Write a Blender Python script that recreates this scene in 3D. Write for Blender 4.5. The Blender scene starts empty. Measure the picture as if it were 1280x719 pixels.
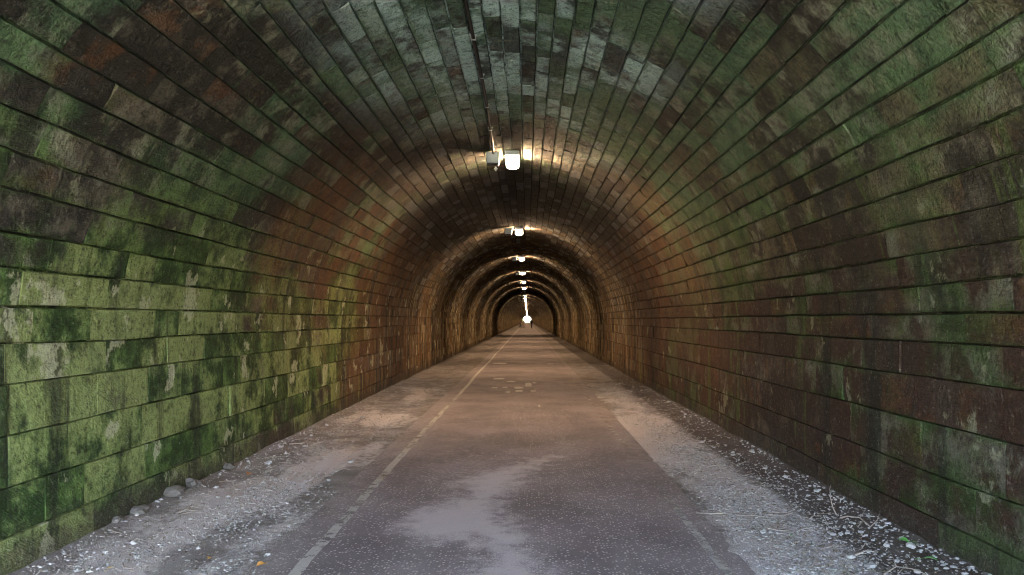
import bpy, math, random
import numpy as np
from mathutils import Vector

random.seed(7)
rng = np.random.default_rng(11)
scene = bpy.context.scene
col = scene.collection

# ------------------------------------------------------------------ camera, sky, sun, exposure
CAM_H = 1.6
cam_data = bpy.data.cameras.new('camera')
cam_data.sensor_width = 36.0
cam_data.lens = 900.0 / 1280.0 * 36.0
cam_data.shift_x = -19.3 / 1280.0
cam_data.shift_y = 40.5 / 1280.0
cam_data.clip_start = 0.05
cam_data.clip_end = 4000.0
cam = bpy.data.objects.new('camera', cam_data)
cam.location = (0.0, 0.0, CAM_H)
cam.rotation_euler = (math.radians(90), 0, 0)
col.objects.link(cam)
scene.camera = cam

SUN_ELEV, SUN_AZ = math.radians(42), math.radians(95)     # azimuth measured from +Y towards +X
world = bpy.data.worlds.new('World')
scene.world = world
world.use_nodes = True
wn = world.node_tree
bg = wn.nodes['Background']
sky = wn.nodes.new('ShaderNodeTexSky')
sky.sky_type = 'NISHITA'
sky.sun_disc = False
sky.sun_elevation = SUN_ELEV
sky.sun_rotation = SUN_AZ
sky.dust_density = 4.0
sky.air_density = 0.8
sky.ozone_density = 0.3
wn.links.new(sky.outputs[0], bg.inputs[0])
bg.inputs[1].default_value = 0.15

sun_data = bpy.data.lights.new('sun', 'SUN')
sun_data.energy = 4.0
sun_data.angle = math.radians(0.5)
sun_data.color = (1.0, 0.95, 0.88)
sun = bpy.data.objects.new('sun', sun_data)
sd = Vector((math.sin(SUN_AZ) * math.cos(SUN_ELEV), math.cos(SUN_AZ) * math.cos(SUN_ELEV), math.sin(SUN_ELEV)))
sun.rotation_euler = (-sd).to_track_quat('-Z', 'Y').to_euler()
sun.location = (20, -30, 30)
col.objects.link(sun)

scene.view_settings.view_transform = 'Standard'
scene.view_settings.look = 'None'
scene.view_settings.gamma = 1.0
scene.view_settings.use_curve_mapping = False
scene.view_settings.exposure = 6.75
LAMP_STRENGTH = 7.0

scene.render.engine = 'CYCLES'
scene.cycles.use_denoising = True
scene.cycles.filter_width = 1.0
scene.cycles.max_bounces = 4
scene.cycles.diffuse_bounces = 3
scene.cycles.glossy_bounces = 2
scene.cycles.transparent_max_bounces = 8
scene.cycles.sample_clamp_indirect = 6.0
scene.cycles.caustics_reflective = False
scene.cycles.caustics_refractive = False

# ------------------------------------------------------------------ dimensions (metres; y runs down the tunnel)
XL, XR = -3.25, 2.80          # side walls
CX, R, SPRING = -0.225, 3.025, 1.45
Y0, Y1 = -5.0, 512.0          # portals
PATH_L, PATH_R = -1.76, 1.44  # asphalt edges (dirt creeps over them)

# ------------------------------------------------------------------ helpers
def tag(o, label=None, cat=None, group=None, kind=None):
    if label: o['label'] = label
    if cat: o['category'] = cat
    if group: o['group'] = group
    if kind: o['kind'] = kind
    return o

def empty(name, loc=(0, 0, 0)):
    o = bpy.data.objects.new(name, None)
    o.location = loc
    o.empty_display_size = 0.1
    col.objects.link(o)
    return o

def link_mesh(name, me, mat=None, parent=None, loc=None):
    o = bpy.data.objects.new(name, me)
    if mat is not None and len(me.materials) == 0:
        me.materials.append(mat)
    if parent is not None:
        o.parent = parent
    if loc is not None:
        o.location = loc
    col.objects.link(o)
    return o

def mesh_np(name, verts, faces, smooth=False):
    me = bpy.data.meshes.new(name)
    me.from_pydata(np.asarray(verts, float).tolist(), [], faces if isinstance(faces, list) else faces.tolist())
    if smooth is True:
        me.shade_smooth()
    elif isinstance(smooth, (list, np.ndarray)):
        me.polygons.foreach_set('use_smooth', np.asarray(smooth, bool))
    me.update()
    return me

def add_attr(me, name, typ, arr):
    a = me.attributes.new(name, typ, 'POINT')
    key = {'FLOAT': 'value', 'FLOAT_COLOR': 'color', 'FLOAT_VECTOR': 'vector'}[typ]
    a.data.foreach_set(key, np.ascontiguousarray(arr, np.float32).ravel())

class MB:
    """collects shapes for one mesh"""
    def __init__(self):
        self.v, self.f, self.m = [], [], []
    def add(self, vs, fs, mi=0):
        b = len(self.v)
        self.v += [tuple(p) for p in vs]
        self.f += [tuple(i + b for i in f) for f in fs]
        self.m += [mi] * len(fs)
    def box(self, c, s, mi=0, bevel=0.0):
        cx, cy, cz = c
        hx, hy, hz = s[0] / 2, s[1] / 2, s[2] / 2
        if bevel <= 0:
            vs = [(cx + a * hx, cy + b * hy, cz + d * hz) for a in (-1, 1) for b in (-1, 1) for d in (-1, 1)]
            self.add(vs, [(0, 1, 3, 2), (4, 6, 7, 5), (0, 4, 5, 1), (2, 3, 7, 6), (0, 2, 6, 4), (1, 5, 7, 3)], mi)
            return
        b = bevel
        ring = []
        for z, ins in ((-hz, b), (-hz + b, 0), (hz - b, 0), (hz, b)):
            x, y = hx - ins, hy - ins
            ring.append([(cx + p, cy + q, cz + z) for p, q in
                         ((-x + b, -y), (x - b, -y), (x, -y + b), (x, y - b), (x - b, y), (-x + b, y), (-x, y - b), (-x, -y + b))])
        vs = sum(ring, [])
        fs = [tuple(range(7, -1, -1)), tuple(range(24, 32))]
        for k in range(3):
            for i in range(8):
                j = (i + 1) % 8
                fs.append((k * 8 + i, k * 8 + j, k * 8 + 8 + j, k * 8 + 8 + i))
        self.add(vs, fs, mi)
    def tube(self, pts, rad, n=6, mi=0):
        pts = [Vector(p) for p in pts]
        rads = rad if isinstance(rad, (list, tuple)) else [rad] * len(pts)
        vs, fs = [], []
        for i, p in enumerate(pts):
            d = (pts[min(i + 1, len(pts) - 1)] - pts[max(i - 1, 0)]).normalized()
            up = Vector((0, 0, 1)) if abs(d.z) < 0.9 else Vector((1, 0, 0))
            a = d.cross(up).normalized(); b = a.cross(d)
            for k in range(n):
                t = 2 * math.pi * k / n
                vs.append(p + (a * math.cos(t) + b * math.sin(t)) * rads[i])
        for i in range(len(pts) - 1):
            for k in range(n):
                k2 = (k + 1) % n
                fs.append((i * n + k, i * n + k2, (i + 1) * n + k2, (i + 1) * n + k))
        fs.append(tuple(range(n - 1, -1, -1)))
        fs.append(tuple(range((len(pts) - 1) * n, len(pts) * n)))
        self.add(vs, fs, mi)
    def build(self, name, mats, parent=None, loc=None, smooth=False):
        me = mesh_np(name, self.v, self.f, smooth)
        for m in (mats if isinstance(mats, (list, tuple)) else [mats]):
            me.materials.append(m)
        if any(self.m):
            me.polygons.foreach_set('material_index', self.m)
        return link_mesh(name, me, None, parent, loc)

# value noise for shaping meshes
_perm = rng.random((64, 64))
def vnoise(x, y):
    x = np.asarray(x, float); y = np.asarray(y, float)
    xi = np.floor(x).astype(int); yi = np.floor(y).astype(int)
    fx = x - xi; fy = y - yi
    fx = fx * fx * (3 - 2 * fx); fy = fy * fy * (3 - 2 * fy)
    g = lambda a, b: _perm[a % 64, b % 64]
    return (g(xi, yi) * (1 - fx) + g(xi + 1, yi) * fx) * (1 - fy) + (g(xi, yi + 1) * (1 - fx) + g(xi + 1, yi + 1) * fx) * fy
def fbm(x, y, o=4):
    s = 0; a = 0.5; t = 0
    for k in range(o):
        s = s + a * vnoise(np.asarray(x) * 2 ** k + 17 * k, np.asarray(y) * 2 ** k + 31 * k); t += a; a *= 0.5
    return s / t

# ------------------------------------------------------------------ material helper: arithmetic on sockets
class S:
    def __init__(self, nt, sock): self.nt, self.s = nt, sock
    def _m(self, op, o, rev=False):
        n = self.nt.nodes.new('ShaderNodeMath'); n.operation = op
        a, b = (o, self) if rev else (self, o)
        for i, q in enumerate((a, b)):
            if isinstance(q, S): self.nt.links.new(q.s, n.inputs[i])
            elif q is not None: n.inputs[i].default_value = q
        return S(self.nt, n.outputs[0])
    def __add__(self, o): return self._m('ADD', o)
    def __radd__(self, o): return self._m('ADD', o)
    def __sub__(self, o): return self._m('SUBTRACT', o)
    def __rsub__(self, o): return self._m('SUBTRACT', o, True)
    def __mul__(self, o): return self._m('MULTIPLY', o)
    def __rmul__(self, o): return self._m('MULTIPLY', o)
    def mx(self, o): return self._m('MAXIMUM', o)
    def mn(self, o): return self._m('MINIMUM', o)
    def ab(self): return self._m('ABSOLUTE', None)
    def pw(self, o): return self._m('POWER', o)
    def ss(self, a, b):                                  # smooth step from a (0) to b (1)
        n = self.nt.nodes.new('ShaderNodeMapRange'); n.interpolation_type = 'SMOOTHSTEP'; n.clamp = True
        self.nt.links.new(self.s, n.inputs['Value'])
        lo, hi = (a, b) if a < b else (b, a)
        n.inputs['From Min'].default_value = lo; n.inputs['From Max'].default_value = hi
        n.inputs['To Min'].default_value = 0 if a < b else 1
        n.inputs['To Max'].default_value = 1 if a < b else 0
        return S(self.nt, n.outputs['Result'])

class Mat:
    def __init__(self, name, rough=0.85, spec=0.3):
        self.mat = bpy.data.materials.new(name); self.mat.use_nodes = True
        self.nt = self.mat.node_tree
        self.b = self.nt.nodes['Principled BSDF']
        self.b.inputs['Roughness'].default_value = rough
        self.b.inputs['Specular IOR Level'].default_value = spec
    def link(self, sock, key):
        self.nt.links.new(sock.s if isinstance(sock, S) else sock, self.b.inputs[key])
    def attr(self, name):
        n = self.nt.nodes.new('ShaderNodeAttribute'); n.attribute_name = name
        return n
    def sep(self, vec):
        n = self.nt.nodes.new('ShaderNodeSeparateXYZ'); self.nt.links.new(vec, n.inputs[0])
        return [S(self.nt, n.outputs[i]) for i in range(3)]
    def comb(self, x, y, z):
        n = self.nt.nodes.new('ShaderNodeCombineXYZ')
        for i, q in enumerate((x, y, z)):
            if isinstance(q, S): self.nt.links.new(q.s, n.inputs[i])
            else: n.inputs[i].default_value = q
        return n.outputs[0]
    def pos(self):
        return self.nt.nodes.new('ShaderNodeNewGeometry').outputs['Position']
    def noise(self, vec, scale, detail=4, rough=0.55, dist=0.0):
        n = self.nt.nodes.new('ShaderNodeTexNoise')
        self.nt.links.new(vec, n.inputs['Vector'])
        n.inputs['Scale'].default_value = scale; n.inputs['Detail'].default_value = detail
        n.inputs['Roughness'].default_value = rough; n.inputs['Distortion'].default_value = dist
        return S(self.nt, n.outputs['Fac'])
    def voro(self, vec, scale, feature='F1', out='Distance', rand=1.0):
        n = self.nt.nodes.new('ShaderNodeTexVoronoi'); n.feature = feature
        self.nt.links.new(vec, n.inputs['Vector']); n.inputs['Scale'].default_value = scale
        n.inputs['Randomness'].default_value = rand
        return n.outputs[out] if out == 'Color' else S(self.nt, n.outputs[out])
    def rgb(self, c):
        n = self.nt.nodes.new('ShaderNodeRGB'); n.outputs[0].default_value = (*c, 1); return n.outputs[0]
    def mix(self, fac, a, b, mode='MIX'):
        n = self.nt.nodes.new('ShaderNodeMix'); n.data_type = 'RGBA'; n.blend_type = mode
        n.clamp_factor = True
        if isinstance(fac, S): self.nt.links.new(fac.s, n.inputs['Factor'])
        else: n.inputs['Factor'].default_value = fac
        for key, q in (('A', a), ('B', b)):
            i = [k for k in n.inputs if k.name == key and k.type == 'RGBA'][0]
            if isinstance(q, (tuple, list)): i.default_value = (*q, 1)
            else: self.nt.links.new(q, i)
        return [k for k in n.outputs if k.type == 'RGBA'][0]
    def scale_col(self, c, f):
        n = self.nt.nodes.new('ShaderNodeVectorMath'); n.operation = 'SCALE'
        self.nt.links.new(c, n.inputs[0]); self.nt.links.new(f.s, n.inputs['Scale'])
        return n.outputs[0]
    def bump(self, h, strength=0.6, dist=0.02, prev=None):
        n = self.nt.nodes.new('ShaderNodeBump')
        n.inputs['Strength'].default_value = strength; n.inputs['Distance'].default_value = dist
        self.nt.links.new(h.s, n.inputs['Height'])
        if prev is not None: self.nt.links.new(prev, n.inputs['Normal'])
        return n.outputs[0]

# ------------------------------------------------------------------ stone of the lining
def stone_material():
    m = Mat('sandstone', 0.85, 0.12)
    tun = m.attr('tun')                                  # x: distance along the tunnel, y: distance round the section from the crown
    ty, ts, tz = m.sep(tun.outputs['Vector'])
    blk = m.attr('blk')                                  # random numbers of the block
    r1, r2, r3 = m.sep(blk.outputs['Vector'])
    P = m.pos()
    px, py, pz = m.sep(P)
    # position shifted from block to block so that stains stop at joints here and there
    off = (r1 - 0.5) * 0.9
    PB = m.comb(px + off, py + (r2 - 0.5) * 0.9, pz + (r3 - 0.5) * 0.5)
    bigs = m.attr('broad')                               # broad stains, worked out per vertex
    big, big2, _b = m.sep(bigs.outputs['Vector'])
    mid = m.noise(PB, 2.3, 4, 0.64)
    mid2 = m.noise(m.comb(px + off + 5.0, py + 9.0, pz), 3.1, 4, 0.62)
    fine = m.noise(P, 16.0, 5, 0.7)
    fine2 = m.noise(P, 42.0, 3, 0.65)
    streak = m.noise(m.comb(ty * 3.2, ts * 0.32, r1 * 0.5), 1.0, 4, 0.6)
    streak2 = m.noise(m.comb(ty * 7.5 + 40.0, ts * 0.55, r2 * 1.0), 1.0, 3, 0.6)

    # bare stone: dark grey brown, buff where scrubbed; every block its own
    joint = tz.ss(0.35, 0.0)                             # close to a bed joint
    c = m.mix(r1.ss(0.1, 0.9), (0.040, 0.035, 0.029), (0.12, 0.105, 0.082))
    c = m.mix((mid + (r2 - 0.5) * 0.5).ss(0.5, 0.76) * 0.8, c, (0.27, 0.235, 0.17))
    c = m.mix((mid2 + (r3 - 0.5) * 0.3).ss(0.52, 0.38) * 0.9, c, (0.018, 0.016, 0.014))
    # zones
    lwall = ts.ss(-3.3, -4.4); rwall = ts.ss(3.2, 4.4)
    crown = (ts + (big2 - 0.5) * 1.5).ab().ss(2.1, 0.9)
    warp = (big - 0.5) * 9.0
    tw_ = ty + warp
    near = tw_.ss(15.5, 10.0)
    rustz = tw_.ss(8.5, 12.5) * tw_.ss(27.0, 19.0)
    far = tw_.ss(15.0, 22.0)
    side = ts.ab().ss(1.5, 2.8)
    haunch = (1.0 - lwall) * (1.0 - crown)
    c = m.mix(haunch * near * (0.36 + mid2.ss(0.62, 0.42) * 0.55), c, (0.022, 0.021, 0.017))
    # rust and iron staining
    c = m.mix(rustz * side * (streak + mid * 0.5).ss(0.52, 0.92) * 0.85, c, (0.130, 0.055, 0.022))
    c = m.mix(far * streak.ss(0.40, 0.64) * 0.65, c, (0.22, 0.115, 0.048))
    c = m.mix(rwall * tw_.ss(22.0, 12.0) * (0.35 + (streak * 0.6 + big2 * 0.6).ss(0.45, 0.70) * 0.6), c, (0.050, 0.023, 0.015))
    c = m.mix((mid + r3 * 0.25).ss(0.72, 0.84) * near * (1.0 - lwall) * (1.0 - crown) * 0.7, c, (0.10, 0.042, 0.019))
    # soot of the crown further in, deepened to paint the dark between lamps
    soot_shade = tw_.ss(11.0, 14.0) * ts.ab().ss(3.6, 2.0)
    soot_shade = soot_shade.mx(far * ts.ab().ss(6.0, 3.0))
    c = m.mix(soot_shade * (0.62 + r2 * 0.38), c, (0.020, 0.0195, 0.0195))
    c = m.mix(soot_shade * r3.ss(0.66, 0.95) * 0.7, c, (0.12, 0.13, 0.135))
    c = m.mix(near * ts.ss(1.9, 2.6) * ts.ss(4.6, 3.8) * (big2 * 0.6 + mid * 0.5).ss(0.48, 0.64) * 0.7, c, (0.165, 0.155, 0.088))
    # lime bloom: blue grey on the crown near the mouth, paled to paint in daylight, pale blocks and streaks elsewhere
    c = m.mix(crown * tw_.ss(12.5, 9.5) * (mid + r3 * 0.45).ss(0.40, 0.72), c, (0.38, 0.54, 0.52))
    c = m.mix(crown * near * (mid2 * 0.7 + big * 0.3 + (r1 - 0.5) * 0.25).ss(0.47, 0.36) * 0.9, c, (0.016, 0.018, 0.016))
    c = m.mix(near * haunch * (1.0 - rwall * 0.5) * (mid2 * 0.6 + big2 * 0.4 + r2 * 0.16).ss(0.60, 0.70) * 0.75, c, (0.22, 0.235, 0.175))
    c = m.mix(far * streak2.ss(0.52, 0.64) * ts.ab().ss(2.6, 4.2) * 0.8, c, (0.42, 0.33, 0.21))
    # algae, thickest along the joints and where water runs
    alg = big2 * 0.5 + mid * 0.5 + (r2 - 0.5) * 0.14 + joint * 0.05
    ga = near * (alg + lwall * 0.09 - rwall * 0.01 - haunch * 0.03).ss(0.45, 0.60)
    gcol = m.mix(mid2.ss(0.38, 0.60), (0.020, 0.048, 0.010), (0.085, 0.155, 0.038))
    gcol = m.mix(lwall * (fine * 0.12 + mid2 * 0.7 + r3 * 0.28).ss(0.48, 0.66), gcol, (0.23, 0.285, 0.10))
    gcol = m.mix((1.0 - lwall) * ts.ab().ss(4.0, 2.5) * 0.7, gcol, (0.070, 0.135, 0.085))
    gcol = m.mix(rwall * 0.7, gcol, (0.030, 0.052, 0.014))
    c = m.mix(ga * (0.5 + fine * 0.75), c, gcol)
    # damp black runs on the walls
    c = m.mix(ts.ab().ss(3.2, 4.4) * streak.ss(0.46, 0.34) * 0.75, c, (0.014, 0.016, 0.011))
    c = m.mix(far * (mid * 0.6 + fine * 0.5).ss(0.55, 0.68) * 0.4, c, (0.24, 0.19, 0.08))
    # lone green and yellow streaks further in
    c = m.mix(streak.ss(0.60, 0.68) * ts.ab().ss(2.6, 3.6) * (0.35 + near * 0.4), c, (0.075, 0.105, 0.030))
    c = m.mix((streak2 * 0.5 + big * 0.4 + fine * 0.15).ss(0.62, 0.74) * ts.ab().ss(2.2, 3.4) * (1.0 - near * 0.8) * 0.7, c, (0.20, 0.18, 0.045))
    # lichen and lime patches with hard edges
    lich = m.noise(m.comb(px + off * 0.6, py + 31.0, pz * 0.8), 2.1, 5, 0.66)
    c = m.mix((lich + lwall * 0.03 + r3 * 0.05).ss(0.65, 0.69) * (0.2 + lwall * 0.55 + rwall * 0.15), c, (0.42, 0.42, 0.28))
    # dirt splashed up from the verge
    c = m.mix((pz + (mid - 0.5) * 0.5).ss(0.34, 0.05) * 0.7, c, (0.055, 0.046, 0.036))
    # fine grain: small mottles of darker and paler tone
    c = m.mix((fine2 * 0.5 + fine * 0.5).ss(0.51, 0.34) * 0.75, c, (0.018, 0.017, 0.014))
    c = m.mix((fine2 * 0.6 + fine * 0.4).ss(0.54, 0.70) * 0.5, c, m.mix(0.5, c, (0.45, 0.44, 0.39)))
    m.link(c, 'Base Color')
    # damp sheen
    m.link(0.62 + mid * 0.4, 'Roughness')
    m.link(0.16 * ty.ss(28.0, 14.0), 'Specular IOR Level')       # damp near the mouth, dry soot further in
    # relief: hewn vault, tooled lower wall
    wallz = ts.ab().ss(4.55, 4.85)
    tool = m.nt.nodes.new('ShaderNodeTexWave'); tool.wave_type = 'BANDS'; tool.bands_direction = 'Y'
    tl = m.comb(ty * 0.0, ts * 1.0 + ty * 0.75 + r1 * 3.0, ty * 0.4)
    m.nt.links.new(tl, tool.inputs['Vector'])
    tool.inputs['Scale'].default_value = 13.0; tool.inputs['Distortion'].default_value = 9.0
    tool.inputs['Detail'].default_value = 1.0; tool.inputs['Detail Scale'].default_value = 2.5
    tw = S(m.nt, tool.outputs['Fac'])
    coarse = m.noise(PB, 8.0, 5, 0.76)
    h = coarse * (1.0 - wallz * 0.4) + tw * wallz * 0.025
    m.link(m.bump(h * (0.12 + ty.ss(40.0, 15.0) * 0.88), 1.0, 0.085), 'Normal')
    return m.mat

def simple(name, c, rough=0.7, spec=0.3, metal=0.0, var=0.25, scale=12.0):
    m = Mat(name, rough, spec)
    m.b.inputs['Metallic'].default_value = metal
    n = m.noise(m.pos(), scale, 4)
    m.link(m.mix(n.ss(0.3, 0.7) * var, c, tuple(q * 0.45 for q in c)), 'Base Color')
    m.link(m.bump(n, 0.15, 0.01), 'Normal')
    return m.mat

STONE = stone_material()

# ------------------------------------------------------------------ section: joints of the courses measured round the arch
TH = [-90.0, -85.6, -81.1, -76.7, -72.1, -67.7, -63.5, -59.3, -55.3, -51.3, -47.0, -42.9, -38.6, -35.2, -31.5, -27.8, -24.1,
      -20.6, -16.7, -12.9, -9.7, -6.6, -3.6, -0.5, 2.9, 6.0, 9.1, 12.6, 15.8, 19.4, 23.7, 27.3, 31.2, 34.9, 38.6, 42.2, 46.1,
      50.3, 54.3, 58.0, 61.8, 65.7, 69.9, 74.2, 78.4, 82.4, 86.4, 90.0]
ARC = math.radians(90) * R
WALL_Z = [-0.12, 0.24, 0.545, 0.88, 1.197, 1.45]

def prof(s, depth):
    """point of the section at signed arc distance s from the crown, pushed back by depth"""
    s = np.asarray(s, float)
    a = np.clip(s, -ARC, ARC) / R
    rr = R + depth
    x = CX + rr * np.sin(a)
    z = SPRING + rr * np.cos(a) - np.maximum(np.abs(s) - ARC, 0)
    return x, z

JOINT_BACK = 0.034
Y_BLOCKS = 150.0

def block_geom(y0, y1, s0, s1, gy, gs, proud, dense, jit):
    """rough front face (vertices of its own, so that it shades flat) and a skirt going back into the joint"""
    y0 += gy; y1 -= gy; s0 += gs; s1 -= gs
    L, W = y1 - y0, s1 - s0
    e, ew = 0.002, 0.005
    if dense:
        us = [e / L, 0.33 + random.uniform(-.06, .06), 0.67 + random.uniform(-.06, .06), 1 - e / L]
        vs = [ew / W, 0.5 + random.uniform(-.08, .08), 1 - ew / W]
    else:
        us = [e / L, 1 - e / L]; vs = [ew / W, 1 - ew / W]
    nu, nv = len(us), len(vs)
    U, V = np.meshgrid(us, vs, indexing='ij')
    Yg = y0 + U * L; Sg = s0 + V * W
    D = -proud + rng.normal(0, jit, U.shape)
    wv = lambda e_, y_: (fbm(y_ * 0.55 + 37.7 * e_, y_ * 0 + 11.3 * e_ + 50, 3) - 0.5) * 0.034      # courses waver
    e0, e1 = s0 - gs, s1 + gs
    if dense:
        Sg = Sg + np.clip(rng.normal(0, 0.0022, U.shape), -0.004, 0.004)
        for ci, cj in ((0, 0), (0, -1), (-1, 0), (-1, -1)):       # broken corners
            if random.random() < 0.10:
                D[ci, cj] += random.uniform(0.006, 0.018)
    faces = [(i * nv + j, (i + 1) * nv + j, (i + 1) * nv + j + 1, i * nv + j + 1) for i in range(nu - 1) for j in range(nv - 1)]
    smooth = [True] * len(faces)
    per = [(i, 0) for i in range(nu)] + [(nu - 1, j) for j in range(1, nv)] + [(i, nv - 1) for i in range(nu - 2, -1, -1)] + [(0, j) for j in range(nv - 2, 0, -1)]
    pi = np.array(per)
    fy, fs, fd = Yg[pi[:, 0], pi[:, 1]], Sg[pi[:, 0], pi[:, 1]], D[pi[:, 0], pi[:, 1]]
    by = np.where(pi[:, 0] == 0, y0, np.where(pi[:, 0] == nu - 1, y1, fy))
    bs = np.where(pi[:, 1] == 0, s0, np.where(pi[:, 1] == nv - 1, s1, fs))
    n0, k = nu * nv, len(per)
    for i in range(k):
        i2 = (i + 1) % k
        faces.append((n0 + i2, n0 + i, n0 + k + i, n0 + k + i2)); smooth.append(False)
    Ya = np.concatenate([Yg.ravel(), fy, by]); Sa = np.concatenate([Sg.ravel(), fs, bs])
    Da = np.concatenate([D.ravel(), fd, np.full(k, JOINT_BACK + 0.006)])
    va = np.clip((Sa - s0) / W, 0, 1)
    if y0 < 40:
        Sa = Sa + wv(e0, Ya) * (1 - va) * (abs(e0) < ARC + 1.3) + wv(e1, Ya) * va * (abs(e1) < ARC + 1.3)
    x, z = prof(Sa, Da)
    return np.stack([x, Ya, z], -1), faces, smooth, np.stack([Ya, Sa, 1 - np.abs(va * 2 - 1)], -1)

def make_stone_mesh(blocks, name, dense):
    V, F, SM, T, B = [], [], [], [], []
    base = 0
    for b in blocks:
        v, f, sm, t = block_geom(b['y0'], b['y1'], b['s0'], b['s1'], b['gy'], b['gs'], b['proud'], dense, b['jit'])
        V.append(v); T.append(t)
        F += [tuple(i + base for i in q) for q in f] if base else f
        SM += sm
        B.append(np.tile(np.array([b['rnd']]), (len(v), 1)))
        base += len(v)
    V = np.concatenate(V); T = np.concatenate(T); B = np.concatenate(B)
    return V, F, SM, T, B

def add_stone_attrs(me, T, B):
    add_attr(me, 'tun', 'FLOAT_VECTOR', T)
    add_attr(me, 'blk', 'FLOAT_VECTOR', B)
    y, s = T[:, 0], T[:, 1]
    b1 = fbm(y * 0.45 + 100, s * 0.5 + 100, 3); b2 = fbm(y * 0.8 + 113, s * 0.75 + 107, 4)
    add_attr(me, 'broad', 'FLOAT_VECTOR', np.stack([b1, b2, 0 * b1], -1))

def stone_object(name, blocks, parent, dense, centre):
    V, F, SM, T, B = make_stone_mesh(blocks, name, dense)
    c = V.mean(0) if centre else np.zeros(3)
    me = mesh_np(name, V - c, F, SM)
    add_stone_attrs(me, T, B)
    return link_mesh(name, me, STONE, parent, tuple(c))

def shell_object(name, s_edges, y_list, depth):
    """the masonry behind the face stones, also the bare lining where stones cannot be told apart"""
    S_, Y_ = np.meshgrid(s_edges, y_list, indexing='ij')
    dep = np.where(Y_ > Y_BLOCKS - 1, 0.0, depth)
    x, z = prof(S_, dep)
    V = np.stack([x, Y_, z], -1).reshape(-1, 3)
    ns, ny = S_.shape
    F = [(i * ny + j, i * ny + j + 1, (i + 1) * ny + j + 1, (i + 1) * ny + j) for i in range(ns - 1) for j in range(ny - 1)]
    me = mesh_np(name, V, F, True)
    add_stone_attrs(me, np.stack([Y_, S_, 0 * S_], -1).reshape(-1, 3), np.tile(np.array([[0.4, 0.5, 0.45]]), (len(V), 1)))
    return link_mesh(name, me, None)

def course_blocks(s0, s1, wall):
    out = []
    y = 1.2 + random.random() * 0.7
    smid = abs((s0 + s1) / 2)
    while y < Y_BLOCKS:
        if y < 13:
            L = random.choice((random.uniform(.42, .7), random.uniform(.6, 1.0), random.uniform(.85, 1.35)))
            if smid < 1.6: L *= 0.75
        elif y < 60:
            L = random.uniform(.32, .75)
        else:
            L = random.uniform(.5, 1.0)
        tight = wall
        pr = random.gauss(0.0, 0.0016)
        if random.random() < 0.04: pr -= random.uniform(0.004, 0.014)
        out.append(dict(y0=y, y1=y + L, s0=s0, s1=s1,
                        gy=random.uniform(0.0010, 0.0035) if y < 14 else random.uniform(0.0012, 0.003),
                        gs=random.uniform(0.0008, 0.0032) if tight else random.choice((random.uniform(0.001, 0.004), random.uniform(0.0035, 0.0085), random.uniform(0.004, 0.009))),
                        proud=pr, jit=0.0018 if not wall else 0.0012, rnd=(random.random(), random.random(), random.random())))
        y += L
    return out

def screen_area(b):
    pts = []
    for y in (b['y0'], b['y1']):
        for s in (b['s0'], b['s1']):
            x, z = prof(s, 0)
            if y < 2.0: return 0
            pts.append((x / y * 900 + 659.3, 400 - (z - CAM_H) / y * 900))
    q = [(min(max(p[0], 0), 1280), min(max(p[1], 0), 719)) for p in (pts[0], pts[1], pts[3], pts[2])]
    return abs(sum(q[i][0] * q[(i + 1) % 4][1] - q[(i + 1) % 4][0] * q[i][1] for i in range(4))) / 2

def build_lining(name, courses, label, cat, y_list):
    edges = sorted({round(e, 5) for c in courses for e in c[:2]})
    root = shell_object(name, edges, y_list, JOINT_BACK)
    root.data.materials.append(STONE)
    tag(root, label, cat)
    blocks = sum((course_blocks(*c) for c in courses), [])
    for b in blocks: b['area'] = screen_area(b)
    order = sorted(blocks, key=lambda b: -b['area'])
    near = [b for b in order[:300] if b['area'] > 0]
    ids = {id(b) for b in near}
    rest = [b for b in blocks if id(b) not in ids]
    for b in near:
        stone_object('stone', [b], root, True, True)
    rn = [b for b in rest if b['y0'] < 26]; rf = [b for b in rest if b['y0'] >= 26]
    Vd = make_stone_mesh(rn, 'x', True) if rn else None
    Vf = make_stone_mesh(rf, 'x', False)
    parts = [q for q in (Vd, Vf) if q is not None]
    V = np.concatenate([q[0] for q in parts]); T = np.concatenate([q[3] for q in parts]); B = np.concatenate([q[4] for q in parts])
    F = list(parts[0][1]); SM = list(parts[0][2])
    if len(parts) > 1:
        n0 = len(parts[0][0])
        F += [tuple(i + n0 for i in f) for f in parts[1][1]]; SM += parts[1][2]
    me = mesh_np('stone_courses', V, F, SM)
    add_stone_attrs(me, T, B)
    o = link_mesh('stone_courses', me, STONE, root)
    o['kind'] = 'stuff'
    return root

Y_LIST = np.concatenate([np.arange(Y0, 2, 1.5), np.arange(2, Y_BLOCKS - 1, 6.0), [Y_BLOCKS - 1.001], np.linspace(Y_BLOCKS, Y1, 60)])
vault_courses = [(math.radians(a) * R, math.radians(b) * R, False) for a, b in zip(TH[:-1], TH[1:])]
wl = [-(ARC + SPRING - z) for z in WALL_Z]
left_courses = [(a, b, True) for a, b in zip(wl[:-1], wl[1:])]
right_courses = [(-b, -a, True) for a, b in zip(wl[:-1], wl[1:])]
build_lining('tunnel_wall', left_courses, 'green algae-covered stone side wall along the left verge of the tunnel', 'wall', Y_LIST)
build_lining('tunnel_wall', right_courses, 'dark reddish-brown stone side wall along the right verge of the tunnel', 'wall', Y_LIST)
build_lining('tunnel_vault', vault_courses, 'arched stone vault of long courses spanning the whole tunnel overhead', 'vault', Y_LIST)

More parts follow.
